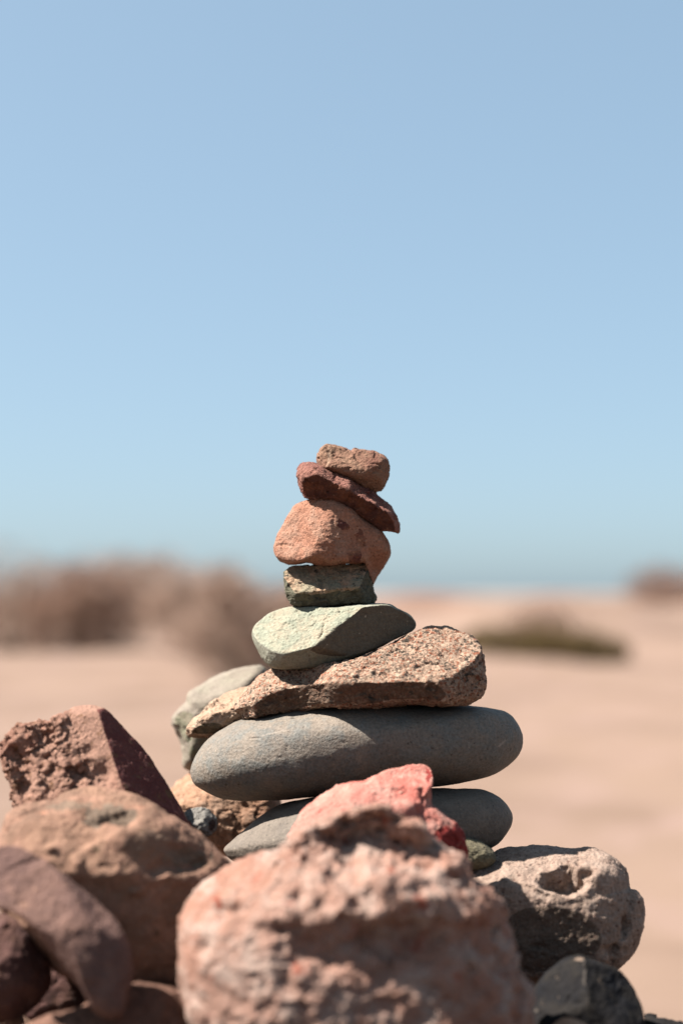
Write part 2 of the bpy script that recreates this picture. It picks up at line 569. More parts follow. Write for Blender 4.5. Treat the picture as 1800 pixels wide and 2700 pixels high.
M_DRY = twigmat('dry_mauve_twigs', (0.315, 0.218, 0.168), (0.215, 0.148, 0.112))
M_DRYB = twigmat('dry_brown_twigs', (0.29, 0.18, 0.13), (0.19, 0.12, 0.088))
M_OLIVE = twigmat('olive_twigs', (0.115, 0.075, 0.03), (0.075, 0.052, 0.02))
M_WOODY = twigmat('dark_brown_twigs', (0.19, 0.11, 0.08), (0.12, 0.07, 0.05))
M_WOOD = twigmat('shrub_wood', (0.13, 0.09, 0.065), (0.08, 0.055, 0.04))


def shrub(name, label, px, base_py, w_px, h_px, mat, seed, n=5200, flat=1.0, group='dry shrubs on the sand behind the stack', dens=0.5):
    rng = np.random.default_rng(seed)
    g = at_ground(px, base_py)
    dist = np.linalg.norm(g - EYEP)
    w, h = w_px * dist / FPX, h_px * dist / FPX
    g[2] = ground_height(np.array([g[0]]), np.array([g[1]]))[0]
    root = bpy.data.objects.new(name, None); COL.objects.link(root)
    root.location = g; root.empty_display_size = 0.1
    tag(root, label, 'shrub', group)
    # stems: forked bent tubes fanning out of the base
    V, F = [], []
    tips = []

    def tube(pts, r0, r1):
        o = len(V)
        pts = np.array(pts)
        for i, p in enumerate(pts):
            t = pts[min(i + 1, len(pts) - 1)] - pts[max(i - 1, 0)]
            t /= np.linalg.norm(t) + 1e-9
            a = np.cross(t, [0.3, 0.8, 0.5]); a /= np.linalg.norm(a) + 1e-9
            b = np.cross(t, a)
            rad = r0 + (r1 - r0) * i / (len(pts) - 1)
            for s in range(5):
                V.append(p + rad * (a * math.cos(s * 1.2566) + b * math.sin(s * 1.2566)))
        for i in range(len(pts) - 1):
            for s in range(5):
                F.append((o + i * 5 + s, o + i * 5 + (s + 1) % 5, o + i * 5 + 5 + (s + 1) % 5, o + i * 5 + 5 + s))
    for sidx in range(16):
        az = rng.uniform(0, 2 * math.pi)
        rad = w / 2 * rng.uniform(0.15, 0.85)
        top = np.array([rad * math.cos(az), rad * math.sin(az) * 0.8, h * rng.uniform(0.45, 0.85) * (1 - 0.5 * (rad / w * 2) ** 2)])
        b0 = np.array([0.1 * rad * math.cos(az), 0.1 * rad * math.sin(az), -0.03])
        mid = (b0 + top) * 0.5 + rng.normal(0, 0.05, 3) * h + np.array([0, 0, 0.08 * h])
        tube([b0, (b0 + mid) / 2 + rng.normal(0, 0.02, 3) * h, mid, (mid + top) / 2 + rng.normal(0, 0.03, 3) * h, top], 0.014 * h + 0.004, 0.003)
        tips.append(top)
        for f in range(3):
            e = mid + (top - mid) * rng.uniform(0, 0.6) + rng.normal(0, 0.2, 3) * np.array([w, w, h]) * 0.5
            e[2] = max(e[2], 0.03)
            tube([mid, (mid + e) / 2 + rng.normal(0, 0.02, 3), e], 0.006 * h + 0.002, 0.002)
            tips.append(e)
    so = bpy.data.objects.new('stems', mesh_from('stems', V, F)); so.data.materials.append(M_WOOD)
    COL.objects.link(so); so.parent = root
    # foliage: fine twig-like leaf slivers in uneven clumps
    ncl = 46
    ph = rng.uniform(0, 2 * math.pi, ncl)
    rr = np.sqrt(rng.uniform(0.02, 1, ncl))
    cl = np.stack([rr * np.cos(ph) * w / 2 * 0.84, rr * np.sin(ph) * w / 2 * 0.7,
                   np.zeros(ncl)], 1)
    hmax = h * 0.86 * np.sqrt(np.clip(1 - (rr * 0.93) ** 2, 0.04, 1)) * rng.uniform(0.8, 1.08, ncl)
    cl[:, 2] = hmax * (1 - rng.uniform(0, 1, ncl) ** 1.6 * 0.85)
    crad = rng.uniform(0.1, 0.2, ncl) * min(w, 2 * h) * flat
    pick = rng.integers(0, ncl, n)
    dv = rng.normal(0, 1, (n, 3)); dv /= np.linalg.norm(dv, axis=1, keepdims=True)
    pos = cl[pick] + dv * (crad[pick] * rng.uniform(0.35, 1.0, n) ** 0.6)[:, None] * np.array([1, 1, 0.85])
    pos[:, 2] = np.maximum(pos[:, 2], 0.01)
    ax = dv * 0.6 + rng.normal(0, 0.7, (n, 3)) + np.array([0, 0, 0.4]); ax /= np.linalg.norm(ax, axis=1, keepdims=True)
    sd_ = np.cross(ax, rng.normal(0, 1, (n, 3))); sd_ /= np.linalg.norm(sd_, axis=1, keepdims=True)
    ln = rng.uniform(0.03, 0.075, n)[:, None] * (0.6 + 0.4 * h); wd = rng.uniform(0.006, 0.014, n)[:, None] * (0.6 + 0.4 * h) * (dens / 0.5)
    V4 = np.stack([pos - sd_ * wd * .4, pos + ax * ln * .5 - sd_ * wd, pos + ax * ln, pos + ax * ln * .5 + sd_ * wd], 1).reshape(-1, 3)
    fo = bpy.data.objects.new('foliage', mesh_from('foliage', V4, np.arange(4 * n).reshape(n, 4)))
    fo.data.materials.append(mat); COL.objects.link(fo); fo.parent = root
    return root


shrub('shrub', 'broad dry mauve-brown shrub at the far left edge of the sand', 40, 1712, 480, 270, M_DRY, 1, 8000)
shrub('shrub', 'dark based brown shrub right of the shrub at the left edge', 215, 1716, 330, 285, M_DRYB, 2, 8000)
shrub('shrub', 'tallest dry shrub, peaking against the sky left of the stack', 360, 1668, 360, 240, M_DRY, 3, 9000)
shrub('shrub', 'low mauve shrub filling the dip between the left bushes', 500, 1735, 320, 238, M_DRY, 4, 8000)
shrub('shrub', 'rounded mauve shrub close to the left of the stacked stones', 630, 1776, 380, 315, M_DRY, 5, 9000)
shrub('shrub', 'mauve shrub half hidden behind the dark green stone', 780, 1770, 300, 290, M_DRYB, 11, 8000)
shrub('shrub', 'flat olive-dark shrub against the right end of the granite stone', 1340, 1750, 330, 88, M_OLIVE, 6, 6000, dens=0.8)
shrub('shrub', 'flat olive-dark shrub ending the dark strip on the right', 1500, 1752, 330, 84, M_OLIVE, 12, 6000, dens=0.8)
shrub('shrub', 'mauve bush rising above the middle of the olive strip', 1430, 1708, 210, 128, M_DRY, 7, 5000)
shrub('shrub', 'dry brown shrub on the horizon at the right edge', 1770, 1646, 270, 128, M_WOODY, 8, 7000)
shrub('shrub', 'tiny shrub on the horizon line right of the stack', 1265, 1606, 120, 66, M_WOODY, 9, 3000)
shrub('shrub', 'wide row of low scrub on the horizon above the olive strip', 1500, 1602, 300, 46, M_DRY, 10, 5000)
shrub('shrub', 'thin brown scrub on the sand rise right of the pale green stone', 1180, 1628, 330, 34, M_WOODY, 14, 4000)
shrub('shrub', 'sparse low scrub below the shrub on the right horizon', 1640, 1640, 260, 32, M_DRY, 15, 3500)
shrub('shrub', 'pale low scrub on the horizon just right of the stack', 1100, 1598, 240, 34, M_DRY, 13, 4000)


# ------------------------------------------------------------------ stones: materials
M1 = rockmat('red_brown_stone', (0.30, 0.175, 0.13), (0.22, 0.105, 0.08), third=(0.33, 0.21, 0.155), vein=(0.5, 0.36, 0.28),
             specks=(((0.10, 0.05, 0.045), 130, 0.62, 0.7),), bump=0.6)
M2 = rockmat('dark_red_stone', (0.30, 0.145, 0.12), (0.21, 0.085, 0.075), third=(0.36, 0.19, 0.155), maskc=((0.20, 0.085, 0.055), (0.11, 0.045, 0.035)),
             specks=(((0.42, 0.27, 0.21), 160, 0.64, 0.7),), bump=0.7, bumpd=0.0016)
M3 = rockmat('orange_sandstone', (0.47, 0.255, 0.19), (0.41, 0.21, 0.15), third=(0.48, 0.30, 0.235), maskc=((0.36, 0.19, 0.135), (0.15, 0.055, 0.05)),
             specks=(((0.23, 0.10, 0.06), 300, 0.60, 0.68), ((0.62, 0.37, 0.26), 240, 0.63, 0.7)), bump=0.9, bumpd=0.0016, big=10, var=0.4)
M4 = rockmat('dark_green_stone', (0.17, 0.165, 0.125), (0.11, 0.105, 0.085), third=(0.22, 0.21, 0.155), maskc=((0.50, 0.35, 0.26), (0.36, 0.32, 0.245)),
             specks=(((0.06, 0.055, 0.045), 110, 0.6, 0.7),), bump=0.7, bumpd=0.0016)
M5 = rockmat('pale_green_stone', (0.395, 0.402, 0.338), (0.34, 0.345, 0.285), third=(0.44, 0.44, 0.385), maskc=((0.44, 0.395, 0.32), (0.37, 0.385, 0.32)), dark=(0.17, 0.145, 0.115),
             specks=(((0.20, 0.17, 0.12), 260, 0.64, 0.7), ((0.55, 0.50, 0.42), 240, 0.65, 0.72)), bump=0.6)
M6 = rockmat('pink_granite', (0.48, 0.345, 0.275), (0.42, 0.285, 0.222), third=(0.53, 0.40, 0.325), maskc=((0.30, 0.19, 0.14), (0.18, 0.12, 0.09)),  # maskc: shade of the lower face painted in
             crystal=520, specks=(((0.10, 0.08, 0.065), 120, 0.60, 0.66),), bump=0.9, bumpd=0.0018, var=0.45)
M6B = rockmat('pale_pink_slab', (0.50, 0.36, 0.28), (0.45, 0.31, 0.235), third=(0.53, 0.41, 0.33), maskc=((0.22, 0.16, 0.11), (0.14, 0.11, 0.08)),  # maskc: shadow under the slab put into the colour
              specks=(((0.2, 0.14, 0.1), 200, 0.64, 0.7),), bump=0.6)
M6C = rockmat('pale_grey_stone', (0.33, 0.29, 0.255), (0.29, 0.25, 0.21), third=(0.36, 0.33, 0.28), maskc=((0.36, 0.32, 0.26), (0.24, 0.24, 0.18)), bump=0.4, var=0.2)
M7 = rockmat('blue_grey_stone', (0.305, 0.26, 0.225), (0.24, 0.212, 0.19), third=(0.22, 0.217, 0.208), vein=(0.42, 0.37, 0.33),
             specks=(((0.10, 0.08, 0.065), 230, 0.64, 0.7), ((0.40, 0.34, 0.28), 200, 0.66, 0.72)), bump=0.55, rough=0.72, spec=0.25, var=0.42, big=12)
M8 = rockmat('grey_stone', (0.22, 0.188, 0.165), (0.185, 0.162, 0.147), third=(0.25, 0.215, 0.19),
             specks=(((0.08, 0.07, 0.06), 230, 0.62, 0.7), ((0.36, 0.32, 0.27), 220, 0.66, 0.72)), bump=0.5, rough=0.75, var=0.3)
M9 = rockmat('peach_stone', (0.46, 0.29, 0.21), (0.40, 0.23, 0.165), third=(0.52, 0.36, 0.28), specks=(((0.28, 0.17, 0.11), 120, 0.6, 0.7),), bump=0.5)
M10 = rockmat('slate_pebble', (0.30, 0.285, 0.27), (0.25, 0.24, 0.235), third=(0.36, 0.34, 0.32), maskc=((0.12, 0.075, 0.06), (0.08, 0.05, 0.045)),  # maskc: shaded right face painted dark
              specks=(((0.07, 0.06, 0.06), 220, 0.62, 0.7),), bump=0.8)
M11 = rockmat('olive_pebble', (0.20, 0.18, 0.13), (0.14, 0.125, 0.095), third=(0.27, 0.24, 0.17), specks=(((0.07, 0.06, 0.04), 260, 0.6, 0.68),), bump=0.7)
M12 = rockmat('pitted_pink_grey_stone', (0.47, 0.355, 0.305), (0.39, 0.29, 0.245), third=(0.53, 0.415, 0.36), maskc=((0.27, 0.20, 0.165), (0.20, 0.15, 0.125)),  # maskc: shade below the terminator painted into the lower faces
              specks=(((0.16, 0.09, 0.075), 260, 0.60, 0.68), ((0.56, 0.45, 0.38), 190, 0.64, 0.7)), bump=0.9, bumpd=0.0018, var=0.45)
M13 = rockmat('blue_black_stone', (0.022, 0.021, 0.023), (0.014, 0.015, 0.019), third=(0.032, 0.029, 0.028), vein=(0.17, 0.15, 0.14), maskc=((0.33, 0.26, 0.215), (0.26, 0.2, 0.17)),  # maskc: sunlight on the top painted as a pale tone
              specks=(((0.13, 0.105, 0.09), 160, 0.66, 0.73),), bump=0.35, rough=0.8, spec=0.05)
M15 = rockmat('rose_pink_stone', (0.53, 0.34, 0.285), (0.47, 0.265, 0.21), third=(0.61, 0.47, 0.42), maskc=((0.33, 0.18, 0.13), (0.26, 0.13, 0.09)),
              specks=(((0.42, 0.15, 0.11), 60, 0.6, 0.7), ((0.30, 0.17, 0.12), 110, 0.62, 0.7)), bump=0.8, bumpd=0.002, mid=45, big=8)
M16 = rockmat('coral_red_stone', (0.56, 0.26, 0.225), (0.50, 0.17, 0.145), third=(0.60, 0.36, 0.315), maskc=((0.33, 0.05, 0.045), (0.26, 0.045, 0.04)),
              specks=(((0.64, 0.42, 0.36), 130, 0.62, 0.7),), bump=0.6, mid=60)
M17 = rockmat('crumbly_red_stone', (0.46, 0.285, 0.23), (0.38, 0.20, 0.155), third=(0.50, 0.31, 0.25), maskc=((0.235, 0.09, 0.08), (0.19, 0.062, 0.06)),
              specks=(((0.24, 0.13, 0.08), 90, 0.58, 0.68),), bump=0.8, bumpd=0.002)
M18 = rockmat('tan_brown_stone', (0.345, 0.215, 0.162), (0.24, 0.15, 0.115), third=(0.42, 0.255, 0.198), maskc=((0.26, 0.195, 0.155), (0.19, 0.14, 0.11)),
              specks=(((0.48, 0.26, 0.19), 40, 0.66, 0.75), ((0.14, 0.09, 0.06), 70, 0.62, 0.72)), bump=0.7, mid=50, big=11)
M19 = rockmat('mauve_stone', (0.22, 0.135, 0.118), (0.175, 0.105, 0.095), third=(0.27, 0.165, 0.14), specks=(((0.36, 0.22, 0.17), 70, 0.66, 0.74),), bump=0.5, mid=50)
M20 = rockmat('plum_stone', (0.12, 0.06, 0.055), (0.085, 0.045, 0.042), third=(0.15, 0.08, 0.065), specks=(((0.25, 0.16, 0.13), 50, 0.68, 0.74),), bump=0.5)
M21 = rockmat('umber_stone', (0.20, 0.11, 0.085), (0.14, 0.08, 0.062), third=(0.24, 0.14, 0.11), maskc=((0.50, 0.40, 0.31), (0.40, 0.29, 0.22)), bump=0.5)  # maskc: sunlit sliver on the right edge painted pale
M22 = rockmat('grey_speck_stone', (0.33, 0.31, 0.27), (0.24, 0.23, 0.2), bump=0.8)

ZA = lambda p: Z(700, 1150, 4, p)
ZB = lambda p: Z(640, 1460, 3.26667, p)
ZC = lambda p: Z(440, 1640, 1.82326, p)
ZD = lambda p: Z(430, 1720, 4, p)
ZE = lambda p: Z(440, 1980, 4, p)
ZF = lambda p: Z(740, 1980, 2.45, p)
ZG = lambda p: Z(450, 1980, 1.568, p)
ZH = lambda p: Z(0, 1840, 3.01538, p)
ZI = lambda p: Z(0, 1820, 2.61333, p)
ZJ = lambda p: Z(0, 2180, 2.52903, p)
ZK = lambda p: Z(430, 1560, 1.568, p)
ZR = lambda p: Z(1200, 2180, 2.61333, p)


def z3(f, *pts):
    return [(*f([(x, y)])[0], d) for x, y, d in pts]


def zat(f, x, y, d):
    return (*f([(x, y)])[0], d)


def zl(f, *pts):
    return f(list(pts))


def zd(f, x, y, *rest):
    return (*f([(x, y)])[0], *rest)


SD = 1.29    # distance of the stack

# 1 top stone
rock('stone', 'small blocky red-brown stone at the very top of the stack', M1,
     ZA([(545, 270), (555, 190), (590, 120), (650, 85), (700, 88), (780, 108), (850, 135), (905, 152), (928, 134), (1000, 138), (1090, 150), (1190, 180),
         (1260, 220), (1295, 265), (1305, 340), (1305, 400), (1290, 450), (1255, 520), (1220, 565), (1180, 585), (1145, 592), (1080, 570), (1000, 525),
         (900, 470), (800, 420), (720, 378), (640, 345), (570, 315)]), SD, 62, e=2.8, N=64,
     planes=[dict(n=(-0.74, -0.66, 0.12), at=zat(ZA, 670, 200, 7), k=4),
             dict(n=(0.02, -0.8, 0.6), at=zat(ZA, 1000, 290, 9), k=5),
             dict(n=(0, -0.7, -0.71), at=zat(ZA, 1050, 440, 7), k=6),
             dict(n=(0.86, -0.5, 0), at=zat(ZA, 1260, 370, 4), k=8)],
     dents=[zd(ZA, 800, 180, 30, 20, 5)],
     grooves=[(zl(ZA, (905, 150), (940, 210), (985, 270)), 4, 3.5), (zl(ZA, (1080, 298), (1160, 295), (1200, 300)), 2, 3)],
     veins=[(zl(ZA, (678, 90), (675, 180), (668, 280), (650, 320)), 1.8)],
     noise=[('fbm', 60, 4, dict(o=3)), ('chip', 30, 2.5), ('ridge', 16, 1.2, dict(o=3, rot=35, an=(1.6, 1, 0.7))), ('fbm', 7, 0.8, dict(o=2))], group=STACK, seed=3)
# 2 tilted slab
rock('stone', 'dark red flat stone tilted down to the right, second from the top', M2,
     ZA([(325, 410), (345, 360), (385, 300), (410, 288), (470, 292), (560, 310), (640, 335), (730, 380), (780, 405), (830, 415), (900, 455), (980, 490),
         (1060, 545), (1140, 590), (1230, 670), (1310, 740), (1370, 810), (1405, 870), (1415, 930), (1410, 980), (1398, 1018), (1340, 1005), (1260, 998),
         (1205, 995), (1130, 930), (1000, 850), (880, 760), (760, 700), (640, 655), (520, 655), (430, 665), (385, 600), (350, 530), (335, 470)]),
     SD, 105, e=2.6, N=76, smooth=1, center=ZA([(860, 640)])[0],
     planes=[dict(n=(0.45, -0.42, 0.79), at=zat(ZA, 900, 590, 16), k=4),
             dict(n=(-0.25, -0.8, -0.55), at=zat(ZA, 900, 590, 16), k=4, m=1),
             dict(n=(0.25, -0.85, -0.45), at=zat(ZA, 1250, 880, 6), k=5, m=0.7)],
     dents=[zd(ZA, 860, 520, 15, 22, -12), zd(ZA, 1160, 740, 24, 16, 6)],
     noise=[('chip', 46, 4), ('chip', 20, 2.6), ('ridge', 14, 1.2, dict(o=3)), ('fbm', 6, 0.8, dict(o=2))], group=STACK, seed=5)
# 3 orange boulder
rock('stone', 'rounded orange sandstone, third from the top of the stack', M3,
     ZA([(80, 1200), (90, 1130), (120, 1050), (170, 950), (220, 850), (280, 760), (340, 710), (420, 668), (500, 640), (580, 632), (680, 640), (760, 670),
         (850, 730), (920, 780), (1000, 850), (1100, 920), (1200, 1000), (1260, 1070), (1300, 1140), (1312, 1220), (1300, 1290), (1250, 1390), (1190, 1480),
         (1130, 1580), (1095, 1480), (1055, 1362), (960, 1345), (860, 1342), (760, 1352), (650, 1363), (560, 1358), (480, 1345), (400, 1326), (330, 1332),
         (270, 1365), (200, 1345), (130, 1300), (100, 1268)]), SD, (135, 130), e=2.2, N=96, center=ZA([(1000, 1100)])[0],
     planes=[dict(n=(-0.5, -0.78, 0.38), at=zat(ZA, 620, 1050, 26), k=24),
             dict(n=(0.22, -0.97, 0.08), at=zat(ZA, 620, 1050, 26), k=24, m=0.25),
             dict(n=(0.8, -0.6, 0.05), at=zat(ZA, 1150, 1150, 8), k=8, m=0.5)],
     grooves=[(zl(ZA, (130, 1150), (210, 1140), (270, 1150)), 3, 4)],
     patches=[zd(ZA, 1010, 1075, 13, 24, 1.0), zd(ZA, 810, 950, 12, 14, 0.9), zd(ZA, 930, 1270, 20, 16, 0.75), zd(ZA, 1110, 1230, 9, 26, -0.5), zd(ZA, 1000, 960, 26, 9, -0.4)],
     warp=lambda x, y: 55 * sstep(930, 990, x) * sstep(1440, 1510, y),
     noise=[('fbm', 90, 6, dict(o=3)), ('fbm', 30, 1.6, dict(o=2)), ('fbm', 12, 1.0, dict(o=3, w=lambda P, N, m: 0.4 + sstep(30, -60, P[:, 0]))),
            ('pit', 8, 1.0, dict(den=0.6, w=lambda P, N, m: sstep(10, -50, P[:, 0]) * 0.8 + 0.2)), ('fbm', 5, 0.8, dict(o=2))], group=STACK, seed=7)
# 4 dark green block
rock('stone', 'small dark green block with a tan broken face under the orange stone', M4,
     ZB([(385, 125), (415, 112), (500, 102), (650, 100), (800, 97), (905, 97), (960, 90), (1045, 88), (1080, 110), (1110, 160), (1120, 220), (1122, 300),
         (1135, 335), (1155, 375), (1150, 395), (1120, 415), (1090, 428), (900, 437), (750, 455), (600, 456), (480, 455), (430, 440), (400, 400), (375, 340),
         (360, 270), (355, 200), (365, 150)]), SD, (100, 80), e=3.0, N=70, smooth=1,
     planes=[dict(n=(-0.1, -0.66, 0.745), at=zat(ZB, 740, 310, 18), k=4, m=1),
             dict(n=(0.02, -0.86, -0.5), at=zat(ZB, 740, 310, 18), k=4),
             dict(n=(0.9, -0.43, 0.02), at=zat(ZB, 1010, 240, 8), k=4, m=0),
             dict(n=(-0.82, -0.55, 0.1), at=zat(ZB, 440, 270, 9), k=5, m=0)],
     grooves=[(zl(ZB, (700, 210), (680, 260), (690, 320)), 4, 5)],
     noise=[('chip', 36, 4.5), ('chip', 15, 2.2), ('ridge', 12, 1.2, dict(o=3, an=(2, 1, 0.6), rot=-10)), ('fbm', 5, 0.7, dict(o=2))], group=STACK, seed=9)
# 5 pale green faceted stone
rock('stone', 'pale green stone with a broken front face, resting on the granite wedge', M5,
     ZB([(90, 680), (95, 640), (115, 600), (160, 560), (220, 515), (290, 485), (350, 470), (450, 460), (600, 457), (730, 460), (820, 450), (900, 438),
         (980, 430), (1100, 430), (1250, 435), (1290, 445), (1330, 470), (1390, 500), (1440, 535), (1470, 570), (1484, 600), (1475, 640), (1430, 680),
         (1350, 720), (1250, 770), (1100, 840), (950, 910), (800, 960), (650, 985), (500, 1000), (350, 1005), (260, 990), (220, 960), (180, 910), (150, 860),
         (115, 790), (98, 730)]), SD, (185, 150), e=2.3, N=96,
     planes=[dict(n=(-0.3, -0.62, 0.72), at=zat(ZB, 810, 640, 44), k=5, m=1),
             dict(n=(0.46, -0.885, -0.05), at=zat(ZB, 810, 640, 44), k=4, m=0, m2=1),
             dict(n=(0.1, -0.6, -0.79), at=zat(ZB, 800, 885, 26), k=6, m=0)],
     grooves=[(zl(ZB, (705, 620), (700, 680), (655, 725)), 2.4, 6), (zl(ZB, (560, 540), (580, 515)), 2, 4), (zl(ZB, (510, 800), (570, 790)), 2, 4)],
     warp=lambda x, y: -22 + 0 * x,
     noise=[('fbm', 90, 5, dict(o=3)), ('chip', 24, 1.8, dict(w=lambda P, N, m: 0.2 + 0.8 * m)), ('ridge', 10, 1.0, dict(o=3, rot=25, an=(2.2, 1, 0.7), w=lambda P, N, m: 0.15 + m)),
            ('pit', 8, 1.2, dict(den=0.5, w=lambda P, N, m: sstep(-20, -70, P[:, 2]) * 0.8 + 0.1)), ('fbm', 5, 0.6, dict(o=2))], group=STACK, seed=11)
# 6 granite wedge
rock('stone', 'speckled pink granite wedge lying on the big flat grey stone', M6,
     ZC([(328, 415), (345, 385), (370, 350), (400, 310), (440, 270), (480, 240), (510, 226), (560, 226), (700, 212), (830, 203), (900, 192), (1000, 150),
         (1100, 100), (1180, 52), (1240, 28), (1290, 20), (1340, 25), (1380, 45), (1430, 62), (1472, 98), (1496, 140), (1502, 190), (1510, 250), (1506, 300),
         (1496, 340), (1470, 366), (1430, 384), (1390, 394), (1300, 396), (1200, 398), (1080, 402), (950, 412), (880, 414), (800, 410), (700, 418), (600, 432),
         (500, 447), (420, 462), (374, 472), (362, 442), (340, 430)]), SD, (165, 170), e=2.6, N=120, smooth=1, center=ZC([(950, 290)])[0],
     planes=[dict(n=(-0.25, -0.45, 0.86), at=zat(ZC, 650, 300, 16), k=6),
             dict(n=(-0.02, -0.6, 0.8), at=zat(ZC, 1150, 270, 22), k=14),
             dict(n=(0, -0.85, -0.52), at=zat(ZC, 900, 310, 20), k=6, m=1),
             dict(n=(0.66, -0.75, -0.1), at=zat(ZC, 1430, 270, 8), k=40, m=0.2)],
     dents=[zd(ZC, 700, 280, 40, 26, 14), zd(ZC, 520, 375, 30, 14, 8)],
     noise=[('fbm', 90, 7, dict(o=3)), ('chip', 44, 5), ('chip', 18, 2.2), ('ridge', 12, 1.4, dict(o=3, an=(1.8, 1, 0.8))), ('pit', 8, 1.4, dict(den=0.5)), ('fbm', 4.5, 0.7, dict(o=2))],
     warp=lambda x, y: -105 * sstep(770, 910, x),
     group=STACK, seed=13)
# 6b, 6c behind left
rock('stone', 'thin pale pink slab poking out left from under the granite wedge', M6B,
     ZD([(262, 800), (285, 745), (330, 700), (420, 640), (500, 560), (600, 480), (700, 430), (860, 388), (1000, 400), (1300, 470), (1350, 620), (1100, 700), (850, 722),
         (760, 752), (650, 805), (560, 862), (500, 890), (400, 886), (310, 884), (265, 880)]), 1.335, (95, 110), e=3.0, N=70, smooth=1, center=ZD([(720, 640)])[0],
     planes=[dict(n=(-0.3, -0.4, 0.86), at=zat(ZD, 560, 620, 10), k=4),
             dict(n=(-0.1, -0.72, -0.68), at=zat(ZD, 540, 800, 6), k=4, m=1)],
     noise=[('chip', 30, 6), ('ridge', 12, 2, dict(o=3)), ('fbm', 5, 0.8, dict(o=2))], seed=15)
rock('stone', 'smooth grey stone behind the left of the stack, out of focus', M6C,
     ZD([(90, 720), (115, 650), (175, 580), (235, 520), (262, 430), (330, 370), (450, 310), (560, 260), (680, 210), (800, 165), (900, 145), (1000, 133), (1055, 150),
         (1085, 195), (1080, 400), (1000, 700), (800, 1050), (560, 1230), (380, 1250), (225, 1215), (212, 1060), (150, 930), (105, 810)]), 1.43, (120, 110), e=2.8, N=56,
     center=ZD([(520, 680)])[0],
     planes=[dict(n=(-0.3, -0.6, 0.74), at=zat(ZD, 560, 400, 14), k=6),
             dict(n=(-0.7, -0.7, -0.1), at=zat(ZD, 220, 850, 8), k=6, m=1),
             dict(n=(0.05, -0.95, -0.3), at=zat(ZD, 400, 1000, 10), k=6, m=1)],
     grooves=[(zl(ZD, (130, 800), (160, 890), (190, 980)), 7, 16)],
     noise=[('fbm', 80, 6, dict(o=3)), ('chip', 40, 5, dict(w=lambda P, N, m: 0.1 + m)), ('fbm', 8, 1.0, dict(o=2))], seed=17)
# 7 big flat stone
rock('stone', 'big smooth flat blue-grey stone, the widest in the stack', M7,
     ZC([(112, 725), (120, 680), (150, 620), (200, 560), (260, 515), (330, 480), (420, 458), (490, 446), (600, 425), (700, 412), (850, 404), (1000, 400), (1200, 397), (1395, 400)])
     + ZK([(1215, 468), (1300, 472), (1370, 483), (1420, 500), (1455, 530), (1480, 575), (1487, 615), (1480, 655), (1460, 690), (1420, 725), (1370, 755), (1290, 780),
           (1200, 798), (1110, 808), (1000, 817), (800, 838), (600, 853), (470, 862), (350, 866), (250, 860), (190, 840), (150, 815), (125, 790)]),
     SD, (225, 210), e=2.05, N=128, center=ZC([(980, 560)])[0],
     grooves=[(zl(ZK, (528, 640), (527, 662)), 1.8, 2.5), (zl(ZK, (556, 640), (570, 662)), 1.6, 1.5), (zl(ZK, (370, 608), (420, 604)), 1.8, 3)],
     veins=[(zl(ZK, (430, 598), (520, 575)), 1.2), (zl(ZK, (1365, 640), (1400, 615)), 2.5)],
     noise=[('fbm', 160, 6, dict(o=2)), ('fbm', 36, 0.9, dict(o=3)), ('pit', 10, 1.0, dict(den=0.4, w=lambda P, N, m: sstep(0.5, 0.0, np.abs(N[:, 2] - 0.2)))), ('fbm', 7, 0.55, dict(o=3))],
     group=STACK, seed=19)
# 8 lower flat stone
rock('stone', 'flat dark grey stone under the big flat one at the bottom of the stack', M8,
     ZG([(215, 405), (240, 375), (300, 330), (350, 290), (420, 245), (500, 208), (560, 194), (700, 178), (900, 163), (1075, 156), (1150, 153), (1250, 157), (1310, 170),
         (1360, 200), (1395, 240), (1410, 280), (1402, 320), (1380, 355), (1350, 385), (1315, 402), (1200, 450), (1000, 500), (700, 530), (400, 510), (260, 465), (220, 430)]),
     SD - 0.005, (215, 200), e=2.1, N=104,
     noise=[('fbm', 140, 6, dict(o=2)), ('fbm', 30, 0.9, dict(o=3)), ('pit', 9, 1.0, dict(den=0.35)), ('fbm', 6, 0.5, dict(o=2))], group=STACK, seed=21)
# 9 peach boulder behind
rock('stone', 'wide peach coloured stone behind the left end of the big flat stone', M9,
     ZE([(-40, 520), (10, 430), (60, 370), (150, 300), (240, 245), (400, 200), (700, 190), (1000, 290), (1180, 480), (1230, 700), (1150, 950), (900, 1100), (500, 1120), (150, 1050), (-20, 800)]),
     1.42, (110, 120), e=2.4, N=64,
     planes=[dict(n=(-0.25, -0.62, 0.74), at=zat(ZE, 450, 500, 10), k=12),
             dict(n=(0.15, -0.9, 0.3), at=zat(ZE, 800, 750, 8), k=12)],
     noise=[('fbm', 70, 7, dict(o=3)), ('chip', 40, 4), ('ridge', 14, 1.8, dict(o=3, an=(2.5, 1, 0.7), rot=15)), ('fbm', 6, 0.8)], seed=23)
